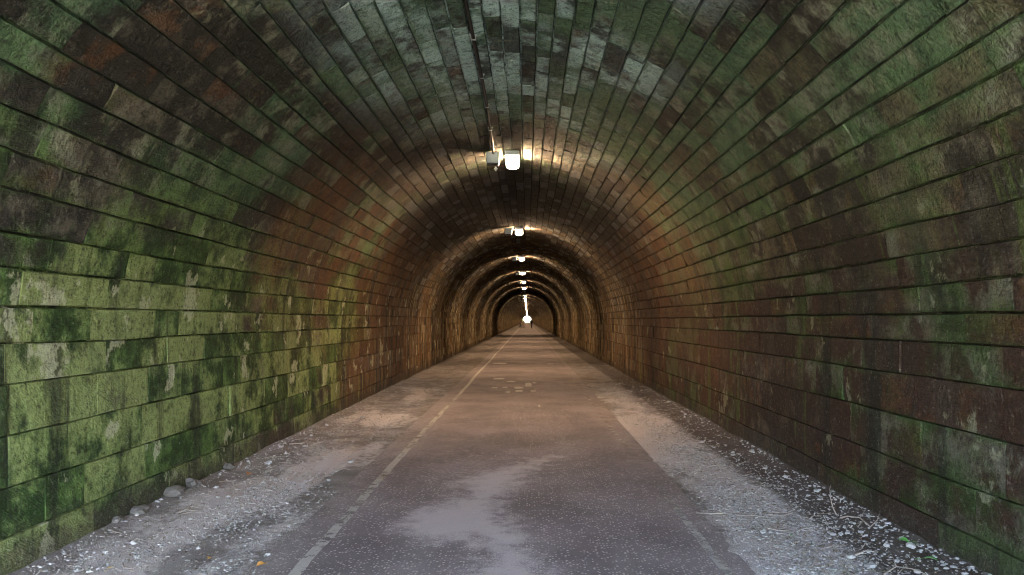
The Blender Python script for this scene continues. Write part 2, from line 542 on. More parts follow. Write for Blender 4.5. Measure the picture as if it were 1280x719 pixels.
# ------------------------------------------------------------------ ground outside, path, verges
def ground_material():
    m = Mat('outside_ground', 0.95, 0.1)
    n = m.noise(m.pos(), 0.6, 5); n2 = m.noise(m.pos(), 9.0, 4)
    c = m.mix(n.ss(0.4, 0.62), (0.20, 0.18, 0.15), (0.10, 0.13, 0.05))
    m.link(m.mix(n2.ss(0.35, 0.7) * 0.4, c, (0.08, 0.08, 0.05)), 'Base Color')
    return m.mat
gs = 1500.0
g = mesh_np('ground', [(-gs, -gs, -0.32), (gs, -gs, -0.32), (gs, gs + 500, -0.32), (-gs, gs + 500, -0.32)], [(0, 1, 2, 3)])
tag(link_mesh('ground', g, ground_material()), kind='structure')

def poly_dist(px, py, poly):
    """signed distance (positive inside) of points to a polygon"""
    d = np.full(px.shape, 1e9); inside = np.zeros(px.shape, bool)
    n = len(poly)
    for i in range(n):
        ax, ay = poly[i]; bx, by = poly[(i + 1) % n]
        ex, ey = bx - ax, by - ay
        t = np.clip(((px - ax) * ex + (py - ay) * ey) / (ex * ex + ey * ey), 0, 1)
        d = np.minimum(d, np.hypot(px - ax - t * ex, py - ay - t * ey))
        cond = ((ay > py) != (by > py)) & (px < (bx - ax) * (py - ay) / (by - ay + 1e-12) + ax)
        inside ^= cond
    return np.where(inside, d, -d)

def sheet(name, xs, ys, zf, mat, attrs=None, smooth=True):
    X, Y = np.meshgrid(xs, ys, indexing='ij')
    Z = zf(X, Y)
    V = np.stack([X, Y, Z], -1).reshape(-1, 3)
    nx, ny = X.shape
    F = [(i * ny + j, (i + 1) * ny + j, (i + 1) * ny + j + 1, i * ny + j + 1) for i in range(nx - 1) for j in range(ny - 1)]
    me = mesh_np(name, V, F, smooth)
    for k, f in (attrs or {}).items():
        add_attr(me, k, 'FLOAT', f(X, Y).reshape(-1))
    return link_mesh(name, me, mat)

def asphalt_material():
    m = Mat('asphalt', 0.8, 0.35)
    P = m.pos(); px, py, pz = m.sep(P)
    st = S(m.nt, m.attr('stain').outputs['Fac'])
    n1 = m.noise(P, 0.9, 4); n2 = m.noise(P, 6.0, 5, 0.65); n3 = m.noise(P, 120.0, 3)
    long_ = m.noise(m.comb(px * 3.0, py * 0.35, pz), 1.0, 4)
    c = m.mix(n1.ss(0.35, 0.65), (0.152, 0.121, 0.130), (0.245, 0.198, 0.206))
    c = m.mix(long_.ss(0.5, 0.7) * 0.4, c, (0.30, 0.26, 0.255))
    c = m.mix(n3.ss(0.35, 0.65) * 0.35, c, (0.065, 0.06, 0.06))
    # dusty film, its ragged edge
    s = (st + (n2 - 0.5) * 1.3 + (n1 - 0.5) * 0.4 + (n3 - 0.5) * 1.2).ss(0.25, 0.85)
    # pale chippings rolled into the surface
    vd = m.voro(P, 46.0); vc = m.voro(P, 46.0, out='Color')
    cr, cg, cb = m.sep(vc)
    chip = vd.ss(0.46, 0.30) * (cr + (n2 - 0.5) * 0.5 + (n1 - 0.5) * 0.4).ss(0.56, 0.64)
    c = m.mix(chip * (0.55 + cg * 0.4) * (1.0 - s * 0.45), c, (0.52, 0.45, 0.42))
    c = m.mix(s * 0.72, c, (0.56, 0.475, 0.475))
    edge = (px - (-0.13)).ab().ss(1.05, 1.6)
    c = m.mix(edge * n2.ss(0.3, 0.65) * 0.35, c, (0.38, 0.335, 0.32))
    m.link(c, 'Base Color')
    vd2 = m.voro(P, 90.0)
    m.link(m.bump(vd2 * 0.6 + n3 * 0.3 + n2 * 0.8, 0.5, 0.008), 'Normal')
    m.link(0.62 + n2 * 0.3, 'Roughness')
    return m.mat

STAIN = [(0.35, 8.4), (0.10, 8.25), (-0.25, 7.7), (-0.70, 7.05), (-0.55, 6.7), (-0.98, 5.85), (-0.95, 5.45), (-0.70, 5.1), (-0.38, 5.25),
         (-0.30, 4.9), (-0.36, 4.4), (-0.30, 3.4), (0.25, 3.4), (0.17, 4.5), (-0.02, 5.1), (-0.12, 5.7), (-0.22, 6.2), (-0.12, 6.9), (0.0, 7.5), (0.15, 7.9), (0.3, 8.2)]
def stain_f(X, Y):
    w = 0.30
    return np.clip(0.5 + poly_dist(X, Y, STAIN) / (2 * w), 0, 1)
path_x = np.linspace(PATH_L, PATH_R, 56)
path_y = np.concatenate([[-60, -30], np.arange(Y0, 2.5, 1.0), np.arange(2.5, 10, 0.06), np.arange(10, 40, 1.0), np.linspace(40, Y1 + 60, 60)])
ASPHALT = asphalt_material()
def path_z(X, Y):
    z = 0.012 * np.cos((X + 0.13) / 1.65 * 1.5) + (fbm(X * 0.8 + 3, Y * 0.5, 3) - 0.5) * 0.012
    return z
tag(sheet('path', path_x, path_y, path_z, ASPHALT, {'stain': stain_f}), kind='structure')

def verge_material():
    m = Mat('verge_dirt', 0.93, 0.15)
    P = m.pos(); px, py, pz = m.sep(P)
    dust = S(m.nt, m.attr('dust').outputs['Fac']); damp = S(m.nt, m.attr('damp').outputs['Fac'])
    n1 = m.noise(P, 2.2, 5, 0.6); n2 = m.noise(P, 14.0, 6, 0.7); n3 = m.noise(P, 70.0, 4, 0.7)
    c = m.mix(n1.ss(0.35, 0.65), (0.17, 0.147, 0.137), (0.27, 0.24, 0.226))
    c = m.mix((dust + (n2 - 0.5) * 1.2 + (n1 - 0.5) * 0.6).ss(0.40, 0.85) * 0.85, c, (0.55, 0.485, 0.47))
    c = m.mix((damp + (n1 - 0.5) * 0.6).ss(0.4, 0.8) * 0.8, c, (0.065, 0.052, 0.044))
    c = m.mix(n3.ss(0.6, 0.75) * 0.5, c, (0.42, 0.40, 0.38))
    c = m.mix(n3.ss(0.42, 0.28) * 0.5, c, (0.06, 0.053, 0.048))
    vd = m.voro(P, 48.0); vr, vg, vb = m.sep(m.voro(P, 48.0, out='Color'))
    c = m.mix(vd.ss(0.33, 0.2) * (vr + dust * 0.25).ss(0.78, 0.86) * (0.3 + vg * 0.5), c, (0.48, 0.44, 0.42))
    m.link(c, 'Base Color')
    m.link(m.bump(n2 * 1.0 + n3 * 0.5 + vd.ss(0.4, 0.1) * 0.5, 0.8, 0.018), 'Normal')
    return m.mat
VERGE = verge_material()

def lz(X, Y):   # left verge: a rise to the wall, two ruts, lumps
    t = np.clip((PATH_L + 0.16 - X) / 1.5, -0.2, 1.2)
    z = -0.004 + 0.004 * t + (fbm(X * 2.2, Y * 1.1, 4) - 0.5) * 0.045 * np.clip(t * 3, 0, 1) + (fbm(X * 9, Y * 6, 3) - 0.5) * 0.022
    z -= 0.022 * np.exp(-((X + 2.15 + 0.06 * np.sin(Y * 0.7)) / 0.07) ** 2) * (fbm(X * 1.0, Y * 0.6 + 9, 2) > 0.42)
    z -= 0.018 * np.exp(-((X + 2.42 + 0.05 * np.sin(Y * 0.6 + 1)) / 0.06) ** 2)
    z += 0.016 * np.clip((-2.95 - X) / 0.3, 0, 1) * (0.5 + fbm(X * 2, Y * 1.3 + 5, 3))
    return z
def rz(X, Y):
    t = np.clip((X - PATH_R + 0.10) / 1.3, -0.2, 1.2)
    z = -0.004 + 0.02 * t + (fbm(X * 2.2 + 40, Y * 1.2, 4) - 0.5) * 0.06 * np.clip(t * 3, 0, 1) + (fbm(X * 9 + 20, Y * 7, 3) - 0.5) * 0.022
    z += 0.03 * np.clip((X - 2.5) / 0.3, 0, 1) * (0.5 + fbm(X * 2, Y * 1.3 + 25, 3))
    return z
ldust = lambda X, Y: np.clip(1.0 * np.exp(-((X + 2.35) / 0.75) ** 4) * np.clip((26 - Y) / 14, 0.25, 1) * (-0.15 + 1.75 * fbm(X * 2.6, Y * 0.6, 4)), 0, 1)
ldamp = lambda X, Y: np.clip((-2.9 - X) / 0.4, 0, 1) * 0.6 + np.clip((Y - 18) / 14, 0, 1) * 0.35
rdust = lambda X, Y: np.clip(1.1 * np.exp(-((X - 1.80) / 0.46) ** 4) * np.clip((24 - Y) / 12, 0.25, 1) * (-0.05 + 1.7 * fbm(X * 2.2 + 8, Y * 0.8, 4)), 0, 1)
rdamp = lambda X, Y: np.clip((X - 2.12) / 0.25, 0, 1) * 0.95 + np.clip((Y - 18) / 14, 0, 1) * 0.35
vy = np.concatenate([np.arange(Y0, 2.5, 0.5), np.arange(2.5, 14, 0.045), np.arange(14, 40, 0.25), np.linspace(40, Y1, 80)])
tag(sheet('verge_left', np.arange(XL - 0.06, PATH_L + 0.26, 0.04), vy, lz, VERGE, {'dust': ldust, 'damp': ldamp}), kind='structure')
tag(sheet('verge_right', np.arange(PATH_R - 0.2, XR + 0.07, 0.04), vy, rz, VERGE, {'dust': rdust, 'damp': rdamp}), kind='structure')

# ------------------------------------------------------------------ painted markings
def paint_material(name, base, lo, hi, scale=7.0):
    m = Mat(name, 0.7, 0.3)
    P = m.pos(); px, py, pz = m.sep(P)
    n = m.noise(P, scale, 6, 0.72); n2 = m.noise(P, 60.0, 3, 0.6)
    wear = S(m.nt, m.attr('wear').outputs['Fac'])
    m.link(m.mix(n.ss(0.35, 0.65) * 0.5, base, tuple(q * 0.55 for q in base)), 'Base Color')
    m.link((n * 0.75 + n2 * 0.25 + wear).ss(lo, hi), 'Alpha')
    return m.mat
PAINT = paint_material('worn_white_paint', (0.50, 0.455, 0.425), 0.42, 0.60)

def line_strip(name, xf, wf, y0, y1, wearf, label, group=None):
    ys = np.concatenate([np.arange(y0, min(y1, 30), 0.08), np.linspace(min(y1, 30) + 0.2, y1, 80) if y1 > 30.2 else []])
    n = len(ys)
    xc = xf(ys); w = wf(ys)
    l = xc - w / 2 + (fbm(ys * 4, ys * 0 + 3, 3) - 0.5) * 0.03
    r = xc + w / 2 + (fbm(ys * 4, ys * 0 + 9, 3) - 0.5) * 0.03
    mid_ = (l + r) / 2
    V = []
    for x in (l, mid_, r):
        V.append(np.stack([x, ys, path_z(x, ys) + 0.005], -1))
    V = np.concatenate(V)
    F = [(k * n + j, (k + 1) * n + j, (k + 1) * n + j + 1, k * n + j + 1) for k in range(2) for j in range(n - 1)]
    me = mesh_np(name, V, F, True)
    add_attr(me, 'wear', 'FLOAT', np.tile(wearf(ys), 3))
    o = link_mesh(name, me, PAINT)
    tag(o, label, 'road marking', group)
    return o
line_strip('edge_line', lambda y: -1.47 + 0.015 * np.sin(y * 0.5), lambda y: 0.078 + 0 * y, 2.5, 150,
           lambda y: np.where(y > 15.6, np.where(y < 26, 0.3, 0.10), 0.055 + 0.02 * np.sin(y * 1.7)), 'worn white edge line along the left side of the path')
line_strip('edge_line', lambda y: 1.245 + 0.02 * np.sin(y * 0.45), lambda y: 0.06 + 0 * y, 2.5, 60,
           lambda y: np.where(y > 14, np.where(y < 24, 0.0, -0.04), -0.04 + 0.07 * np.sin(y * 1.3 + 1)), 'faint broken white edge line along the right side of the path')
mb_v, mb_f = [], []
for (zx, zy, zw, zh) in ((340, 498, 52, 9), (415, 495, 42, 9), (512, 497, 80, 16), (585, 475, 46, 28), (515, 522, 66, 13), (435, 530, 36, 9), (620, 522, 40, 9),
                         (460, 452, 70, 10), (628, 462, 32, 8), (380, 318, 100, 10), (742, 323, 52, 6), (370, 432, 84, 12), (665, 632, 16, 18)):
    X0, Yp = 560 + zx / 5.82, 400 + zy / 5.82
    d = CAM_H * 900 / (Yp - 400)
    cxw = (X0 - 659.3) / 900 * d
    hw = zw / 5.82 / 900 * d / 2
    hd = zh / 5.82 / 2 * d * d / (CAM_H * 900)
    b = len(mb_v); k = 14
    for i in range(k):
        t = 2 * math.pi * i / k
        q = random.uniform(0.75, 1.15)
        sq = 1 / max(abs(math.cos(t)), abs(math.sin(t))) ** 0.6
        x, y = cxw + hw * math.cos(t) * q * sq, d + hd * math.sin(t) * q * sq
        mb_v.append((x, y, float(path_z(x, y)) + 0.005))
    mb_f.append(tuple(range(b, b + k)))
me = mesh_np('painted_symbol', mb_v, mb_f)
add_attr(me, 'wear', 'FLOAT', np.full(len(mb_v), 0.13))
tag(link_mesh('painted_symbol', me, PAINT), 'worn blotchy remains of a painted symbol in the middle of the path', 'road marking')

# ------------------------------------------------------------------ lamps, boxes, conduit
LAMP_GLOW = bpy.data.materials.new('lamp_diffuser'); LAMP_GLOW.use_nodes = True
b_ = LAMP_GLOW.node_tree.nodes['Principled BSDF']
b_.inputs['Base Color'].default_value = (0.9, 0.85, 0.75, 1)
b_.inputs['Emission Color'].default_value = (1.0, 0.66, 0.38, 1)
b_.inputs['Emission Strength'].default_value = LAMP_STRENGTH
END_GLOW = LAMP_GLOW.copy(); END_GLOW.name = 'opal_end_cap'
END_GLOW.node_tree.nodes['Principled BSDF'].inputs['Emission Strength'].default_value = LAMP_STRENGTH * 0.04
OPAL = LAMP_GLOW.copy(); OPAL.name = 'opal_bottom'
OPAL.node_tree.nodes['Principled BSDF'].inputs['Emission Strength'].default_value = LAMP_STRENGTH * 0.5
LAMP_DEAD = simple('dead_diffuser', (0.35, 0.34, 0.31), 0.4)
METAL = simple('grey_painted_metal', (0.36, 0.40, 0.40), 0.5, 0.4, 0.2)
DARK = simple('black_plastic', (0.02, 0.02, 0.022), 0.5)
TAGM = simple('white_tag', (0.75, 0.72, 0.66), 0.6)

def arch_z(x): return SPRING + math.sqrt(R * R - (x - CX) ** 2)

LX, BX = -0.262, -0.585
def lamp_meshes():
    h = MB(); h.box((0, 0, -0.034), (0.25, 0.66, 0.085), bevel=0.012)
    d = MB()
    # rounded trough lit along its sides, closed by opal caps at both ends
    sec = [(0.112, -0.074), (0.114, -0.11), (0.105, -0.148), (0.08, -0.172), (0.045, -0.182), (0, -0.184)]
    sec = sec + [(-a, b) for a, b in sec[-2::-1]]
    hl = 0.29; n = len(sec)
    d.add([(a, -hl, b) for a, b in sec] + [(a, hl, b) for a, b in sec], [(k, k + 1, n + k + 1, n + k) for k in range(n - 1)])
    es = []
    for sg in (-1, 1):
        e = MB(); es.append(e)
        e.add([(a * 1.03, sg * hl, b * 1.015) for a, b in sec] + [(a * 0.94, sg * (hl + 0.03), -0.074 + (b + 0.074) * 0.94) for a, b in sec],
              [(k, k + 1, n + k + 1, n + k) for k in range(n - 1)] + [tuple(range(n, 2 * n)), tuple(range(n))])
    return h, d, es
hm, dm, em = lamp_meshes()
def mk(mbx, name, mat, smooth=False):
    me = mesh_np(name, mbx.v, mbx.f, smooth); me.materials.append(mat); return me
housing_me = mk(hm, 'housing', METAL)
diff_me = mk(dm, 'diffuser', LAMP_GLOW, True); diff_me.materials.append(OPAL)
diff_me.polygons.foreach_set('material_index', [1 if 2 < k < len(dm.f) - 3 else 0 for k in range(len(dm.f))])
dead_me = mk(dm, 'dead_diffuser', LAMP_DEAD, True)
cap_me = [mk(e, 'end_cap', END_GLOW) for e in em]; dead_cap_me = [mk(e, 'dead_end_cap', LAMP_DEAD) for e in em]
bb = MB(); bb.box((0, 0, -0.115), (0.22, 0.15, 0.19), bevel=0.008)
box_me = mk(bb, 'box_body', METAL)
bb = MB(); bb.box((0, -0.081, -0.115), (0.20, 0.016, 0.17), bevel=0.004); lid_me = mk(bb, 'lid', METAL)
bb = MB(); bb.box((0, 0, -0.226), (0.19, 0.13, 0.03), bevel=0.004); gl_me = mk(bb, 'gland_plate', DARK)
bb = MB(); bb.box((0.05, -0.03, -0.30), (0.03, 0.004, 0.075)); bb.box((0.052, -0.03, -0.30), (0.065, 0.004, 0.022)); tg_me = mk(bb, 'tag', TAGM)
bb = MB(); bb.tube([(0.0, 0.07, -0.10), (0.03, 0.2, -0.06), (LX - BX - 0.15, 0.3, -0.03), (LX - BX - 0.125, 0.33, -0.025)], 0.011); cb_me = mk(bb, 'cable', DARK)

ordinals = ['first', 'second', 'third', 'fourth', 'fifth', 'sixth', 'seventh', 'eighth', 'ninth', 'tenth', 'eleventh', 'twelfth']
lamp_y = [12.5 + 10.0 * k for k in range(50)]
for k, y in enumerate(lamp_y):
    jx = random.uniform(-0.04, 0.04) if k > 3 else 0
    zt = arch_z(LX + jx) - 0.012
    lp = empty('ceiling_lamp', (LX + jx, y, zt))
    dead = (k == 6)
    if dead: lab = 'unlit ceiling lamp in the dark gap deep in the tunnel'
    elif k == 0: lab = 'brightest glowing lamp on the vault crown, closest to the tunnel mouth'
    elif k < 12: lab = 'lit ceiling lamp, %s in the row counted from the large front lamp' % ordinals[k]
    else: lab = 'tiny lit lamp in the far string of lights above the exit'
    tag(lp, lab, 'lamp', 'ceiling lamps along the crown')
    link_mesh('housing', housing_me, None, lp)
    link_mesh('diffuser', dead_me if dead else diff_me, None, lp)
    for q in (dead_cap_me if dead else cap_me): link_mesh('end_cap', q, None, lp)
    if k < 12:
        zb = arch_z(BX) - 0.008
        jb = empty('junction_box', (BX, y - 0.34, zb))
        tag(jb, 'grey metal junction box beside the %s' % ('brightest front lamp' if k == 0 else '%s ceiling lamp from the front' % ordinals[k]),
            'junction box', 'junction boxes beside the lamps')
        bd = link_mesh('box_body', box_me, None, jb); link_mesh('lid', lid_me, None, bd); link_mesh('gland_plate', gl_me, None, jb)
        link_mesh('cable', cb_me, None, jb)
        if k == 0: link_mesh('tag', tg_me, None, jb)
# conduit on the crown
cmb = MB()
pts = [(-0.545 + 0.012 * math.sin(y * 0.9) , y, arch_z(-0.545) - 0.034 + 0.004 * math.sin(y * 2.1)) for y in np.arange(-6, 12.2, 0.4)]
pts = [p for p in pts if p[1] < 11.9] + [(BX + 0.01, 12.10, arch_z(BX) - 0.06)]
cmb.tube(pts, 0.019, 8)
cond = cmb.build('conduit', DARK, smooth=True)
tag(cond, 'dark cable conduit clipped along the vault crown to the front junction box', 'conduit')
clip = MB()
clip.box((0, 0, 0), (0.075, 0.03, 0.012)); clip.box((0, 0, -0.045), (0.05, 0.026, 0.006))
for sx in (-1, 1): clip.box((sx * 0.0235, 0, -0.022), (0.004, 0.026, 0.045))
clip_me = mk(clip, 'clip', METAL)
for y in np.arange(2.6, 12, 1.15):
    link_mesh('clip', clip_me, None, cond, (-0.545 + 0.012 * math.sin(y * 0.9), y, arch_z(-0.545) - 0.012))

# ------------------------------------------------------------------ loose stones, litter
def rock_variants(n, sub=1):
    import bmesh
    out = []
    for k in range(n):
        bm = bmesh.new(); bmesh.ops.create_icosphere(bm, subdivisions=sub, radius=1)
        r = np.random.default_rng(100 + k)
        for v in bm.verts:
            v.co *= r.uniform(0.72, 1.18)
            v.co.x *= 1.15; v.co.z *= 0.68
        out.append((np.array([v.co[:] for v in bm.verts]), [tuple(v.index for v in f.verts) for f in bm.faces]))
        bm.free()
    return out
ROCKS = rock_variants(6, 1); ROCKS2 = rock_variants(8, 2)
def pebble_mat():
    m = Mat('pale_pebble', 0.85, 0.25)
    t = S(m.nt, m.attr('tone').outputs['Fac'])
    n = m.noise(m.pos(), 60.0, 4)
    c = m.mix(t.ss(0.0, 0.55), (0.10, 0.09, 0.08), (0.33, 0.315, 0.30))
    c = m.mix(t.ss(0.55, 1.0), c, (0.47, 0.425, 0.40))
    c = m.mix(n.ss(0.4, 0.7) * 0.35, c, m.mix(0.5, c, (0.12, 0.10, 0.08)))
    m.link(c, 'Base Color'); m.link(m.bump(n, 0.4, 0.006), 'Normal')
    return m.mat
PEB = pebble_mat()
def litter_mat():
    m = Mat('dry_litter', 0.9, 0.15)
    t = S(m.nt, m.attr('tone').outputs['Fac'])
    c = m.mix(t.ss(0.0, 0.5), (0.14, 0.10, 0.07), (0.34, 0.28, 0.22))
    c = m.mix(t.ss(0.5, 1.0), c, (0.60, 0.56, 0.52))
    m.link(c, 'Base Color')
    return m.mat
LIT = litter_mat()

def scatter_rocks(name, xyzr, mat):
    V, F, T = [], [], []
    base = 0
    for (x, y, z, r) in xyzr:
        vs, fs = ROCKS[random.randrange(len(ROCKS))]
        a = random.uniform(0, 6.28); ca, sa = math.cos(a), math.sin(a)
        v = vs * r
        V.append(np.stack([v[:, 0] * ca - v[:, 1] * sa + x, v[:, 0] * sa + v[:, 1] * ca + y, v[:, 2] + z], -1))
        F += [(f[0] + base, f[1] + base, f[2] + base) for f in fs]
        T.append(np.full(len(vs), random.betavariate(1.8, 2.8)))
        base += len(vs)
    me = mesh_np(name, np.concatenate(V), F, False)
    add_attr(me, 'tone', 'FLOAT', np.concatenate(T))
    return link_mesh(name, me, mat)

def pick_y(lo=3.6, hi=26):
    u = random.random()
    return lo * (hi / lo) ** u
def near_gravel(n, side):
    out = []
    while len(out) < n:
        y = pick_y()
        if side < 0:
            band = random.random()
            x = random.gauss(-2.3, 0.35) if band < 0.5 else random.uniform(XL + 0.05, -1.72)
            if x < XL + 0.04 or x > -1.66: continue
            if fbm(x * 1.7, y * 0.8 + 3, 3) < random.uniform(0.3, 0.62): continue
            z = float(lz(np.float64(x), np.float64(y)))
        else:
            band = random.random()
            x = random.gauss(1.9, 0.26) if band < 0.6 else random.uniform(1.5, XR - 0.05)
            if x > XR - 0.04 or x < 1.47: continue
            if fbm(x * 1.7 + 9, y * 0.8 + 30, 3) < random.uniform(0.3, 0.6): continue
            z = float(rz(np.float64(x), np.float64(y)))
        if band > 0.965:
            x = (XL + abs(random.gauss(0, .09)) + .02) if side < 0 else (XR - abs(random.gauss(0, .09)) - .02)
            z = float((lz if side < 0 else rz)(np.float64(x), np.float64(y)))
            r = random.uniform(.004, .017)
            out.append((x, y, z + r * 0.2, r)); continue
        r = random.choice((random.uniform(.003, .006), random.uniform(.003, .008), random.uniform(.005, .012)))
        out.append((x, y, z + r * 0.25, r))
    return out
tag(scatter_rocks('gravel', near_gravel(9000, -1), PEB), 'pale loose gravel and dust strewn over the left verge', 'gravel', kind='stuff')
tag(scatter_rocks('gravel', near_gravel(14000, 1), PEB), 'pale loose gravel strewn over the right verge', 'gravel', kind='stuff')

# dry chips, leaf scraps and straw
def litter(name, n, side):
    V, F, T = [], [], []
    base = 0
    for _ in range(n):
        y = pick_y(3.6, 20)
        if side > 0:
            x = random.gauss(1.98, 0.26)
            if x < 1.46 or x > XR - 0.06: continue
            z = float(rz(np.float64(x), np.float64(y)))
        else:
            x = random.choice((random.gauss(-2.85, 0.2), random.gauss(-2.3, 0.3)))
            if x < XL + 0.05 or x > -1.7: continue
            if fbm(x * 1.3 + 4, y * 0.7 + 13, 3) < 0.45: continue
            z = float(lz(np.float64(x), np.float64(y)))
        a = random.uniform(0, 6.28); ca, sa = math.cos(a), math.sin(a)
        if random.random() < 0.45:      # straw
            L = random.uniform(.02, .09); w = random.uniform(.0015, .003); bend = random.uniform(-.015, .015); up = random.uniform(0, .012)
            loc = [(-L / 2, -w, 0.003), (-L / 2, w, 0.003), (0, bend - w, .006 + up), (0, bend + w, .006 + up), (L / 2, -w, 0.003), (L / 2, w, 0.003)]
        else:                           # scrap
            L = random.uniform(.008, .024); w = random.uniform(.004, .011); up = random.uniform(0.002, .01)
            loc = [(-L, -w * .4, 0.002), (-L, w * .4, 0.004), (0, -w, up), (0, w, up + .003), (L, -w * .5, 0.003), (L, w * .5, .005)]
        V += [(p * ca - q * sa + x, p * sa + q * ca + y, z + h) for p, q, h in loc]
        F += [(base, base + 2, base + 3, base + 1), (base + 2, base + 4, base + 5, base + 3)]
        T += [random.random()] * 6
        base += 6
    me = mesh_np(name, V, F); add_attr(me, 'tone', 'FLOAT', np.array(T))
    return link_mesh(name, me, LIT)
tag(litter('dry_litter', 6000, 1), 'dry leaf scraps and straw littering the right verge', 'litter', kind='stuff')
tag(litter('dry_litter', 2400, -1), 'dry leaf scraps and straw littering the left verge', 'litter', kind='stuff')

def px_ground(px, py, zf=None):
    d = CAM_H * 900 / (py - 400); x = (px - 659.3) / 900 * d
    if zf is not None:
        for _ in range(3):
            z = float(zf(np.float64(x), np.float64(d)))
            d = (CAM_H - z) * 900 / (py - 400); x = (px - 659.3) / 900 * d
        return x, d, z
    return x, d, 0.0

rock_me = []
for k, (vs, fs) in enumerate(ROCKS2):
    for tone in (0.0, 0.5, 0.7):
        me = mesh_np('loose_stone', vs, fs, False); add_attr(me, 'tone', 'FLOAT', np.full(len(vs), tone)); me.materials.append(PEB)
        rock_me.append((tone, me))
def loose(x, y, zf, r, tone, label, group):
    c = [m for t, m in rock_me if abs(t - tone) < 0.01]
    o = link_mesh('loose_stone', random.choice(c), None, None, (x, y, float(zf(np.float64(x), np.float64(y))) + r * 0.3))
    o.scale = (r, r * random.uniform(.8, 1.1), r * random.uniform(.8, 1.1)); o.rotation_euler = (random.uniform(-.25, .25), random.uniform(-.25, .25), random.uniform(0, 6.28))
    tag(o, label, 'stone', group)
# lumps at the foot of the left wall
for (px, py, r, lab) in ((181, 641, .075, 'grey stone lump at the left wall foot, second nearest of five'), (216, 618, .085, 'largest grey stone lump, in the middle of five at the left wall foot'),
                        (238, 607, .07, 'grey stone lump just beyond the largest one at the left wall foot'), (150, 652, .05, 'smallest grey stone lump, nearest of five at the left wall foot'),
                        (284, 585, .06, 'farthest of the five grey stone lumps at the left wall foot')):
    x, y, _ = px_ground(px, py, lz)
    loose(XL + r * 0.55, y, lz, r, 0.0, lab, 'stone lumps at the left wall foot')
GL = 'stones on the left verge'; TL = 'small pale stone lying loose on the dusty left verge'
for (px, py, r) in ((132, 692, .042), (168, 680, .045), (172, 697, .040), (97, 714, .04), (112, 715, .035), (248, 686, .03), (202, 625, .03), (275, 593, .035), (239, 650, .035),
                    (263, 594, .025), (285, 621, .03), (272, 622, .025), (309, 640, .04), (313, 630, .03), (352, 559, .05), (343, 570, .03), (335, 694, .035), (156, 684, .025)):
    x, y, _ = px_ground(px, py, lz)
    loose(x, y, lz, r * 0.52, 0.7 if random.random() < .6 else .5, TL, GL)
for _ in range(26):
    y = random.uniform(6.5, 17); x = random.choice((random.gauss(-2.95, .12), random.gauss(-2.3, .3)))
    if XL + .06 < x < -1.8: loose(x, y, lz, random.uniform(.018, .034), random.choice((.5, .5, .7)), TL, GL)
GR = 'stones on the right verge'; TR = 'small whitish stone lying on the dark soil of the right verge'
for (px, py, r) in ((983, 590, .03), (987, 599, .03), (1012, 608, .027), (1018, 608, .027), (1021, 615, .045), (1010, 620, .033), (1031, 619, .03), (1024, 625, .03), (954, 666, .04), (964, 666, .045),
                    (1076, 666, .04), (1082, 670, .03), (1091, 676, .03), (1060, 667, .033), (1051, 668, .03), (1041, 669, .04), (1108, 683, .045), (1139, 684, .06), (1088, 709, .065), (1147, 716, .05),
                    (882, 548, .025), (893, 560, .03), (907, 557, .03), (916, 566, .04), (924, 567, .035), (900, 565, .03), (878, 529, .035), (867, 539, .03), (856, 521, .04), (873, 535, .02),
                    (1068, 655, .03), (1056, 660, .03), (1086, 690, .03), (1063, 697, .05), (1121, 702, .035), (926, 552, .03), (1002, 655, .025)):
    x, y, _ = px_ground(px, py, rz)
    x = min(x, XR - 0.05)
    loose(x, y, rz, r * 0.52, random.choice((.7, .7, .5)), TR, GR)
for _ in range(30):
    y = random.uniform(7, 18); x = random.gauss(2.4, .25)
    if 1.7 < x < XR - .06: loose(x, y, rz, random.uniform(.016, .032), random.choice((.5, .7, .7)), TR, GR)

# twigs
TWIG = simple('dry_twig', (0.33, 0.27, 0.22), 0.85, 0.2, 0, 0.5, 30)
def twig(points, rad, label, group=None, forks=()):
    mb = MB(); mb.tube(points, [rad * (1 - .6 * i / (len(points) - 1)) for i in range(len(points))], 5)
    for f in forks: mb.tube(f, [rad * .6, rad * .45, rad * .25][:len(f)], 4)
    tag(mb.build('twig', TWIG, smooth=True), label, 'twig', group)
def tp(px, py, zf, h=0.012):
    x, y, z = px_ground(px, py, zf); return (x, y, z + h)
a = tp(1046, 646, rz); x, y, z = a
twig([a, (x - .01, y + .05, z + .05), (x - .005, y + .1, z + .10), (x + .01, y + .16, z + .17), (x + .03, y + .19, z + .2)], .006,
     'dry twig standing up against the foot of the right wall', None, [[(x - .005, y + .1, z + .1), (x + .05, y + .12, z + .11), (x + .08, y + .13, z + .11)]])
twig([tp(1050, 649, rz), tp(1060, 650, rz, .03), tp(1075, 652, rz, .03), tp(1088, 662, rz, .02), tp(1097, 658, rz, .05), tp(1100, 650, rz, .07)], .007,
     'curled pale twig lying among white pebbles by the right wall', None, [[tp(1075, 652, rz, .03), tp(1082, 645, rz, .05)], [tp(1080, 655, rz, .03), tp(1072, 662, rz, .02)]])
twig([tp(1070, 696, rz), tp(1082, 692, rz, .02), tp(1097, 693, rz, .015)], .007, 'short straight pale twig beside the large stone near the right wall')
twig([tp(1105, 720, rz), tp(1120, 712, rz, .02), tp(1140, 715, rz, .02), tp(1165, 724, rz, .015)], .006, 'branching twig lying at the lower corner of the right verge', None,
     [[tp(1120, 712, rz, .02), tp(1115, 700, rz, .04)], [tp(1130, 713, rz, .02), tp(1122, 722, rz, .02)]])
twig([tp(870, 643, rz), tp(895, 644, rz, .015), tp(922, 645, rz, .012)], .004, 'long thin straw-like twig beside the path edge on the right verge')
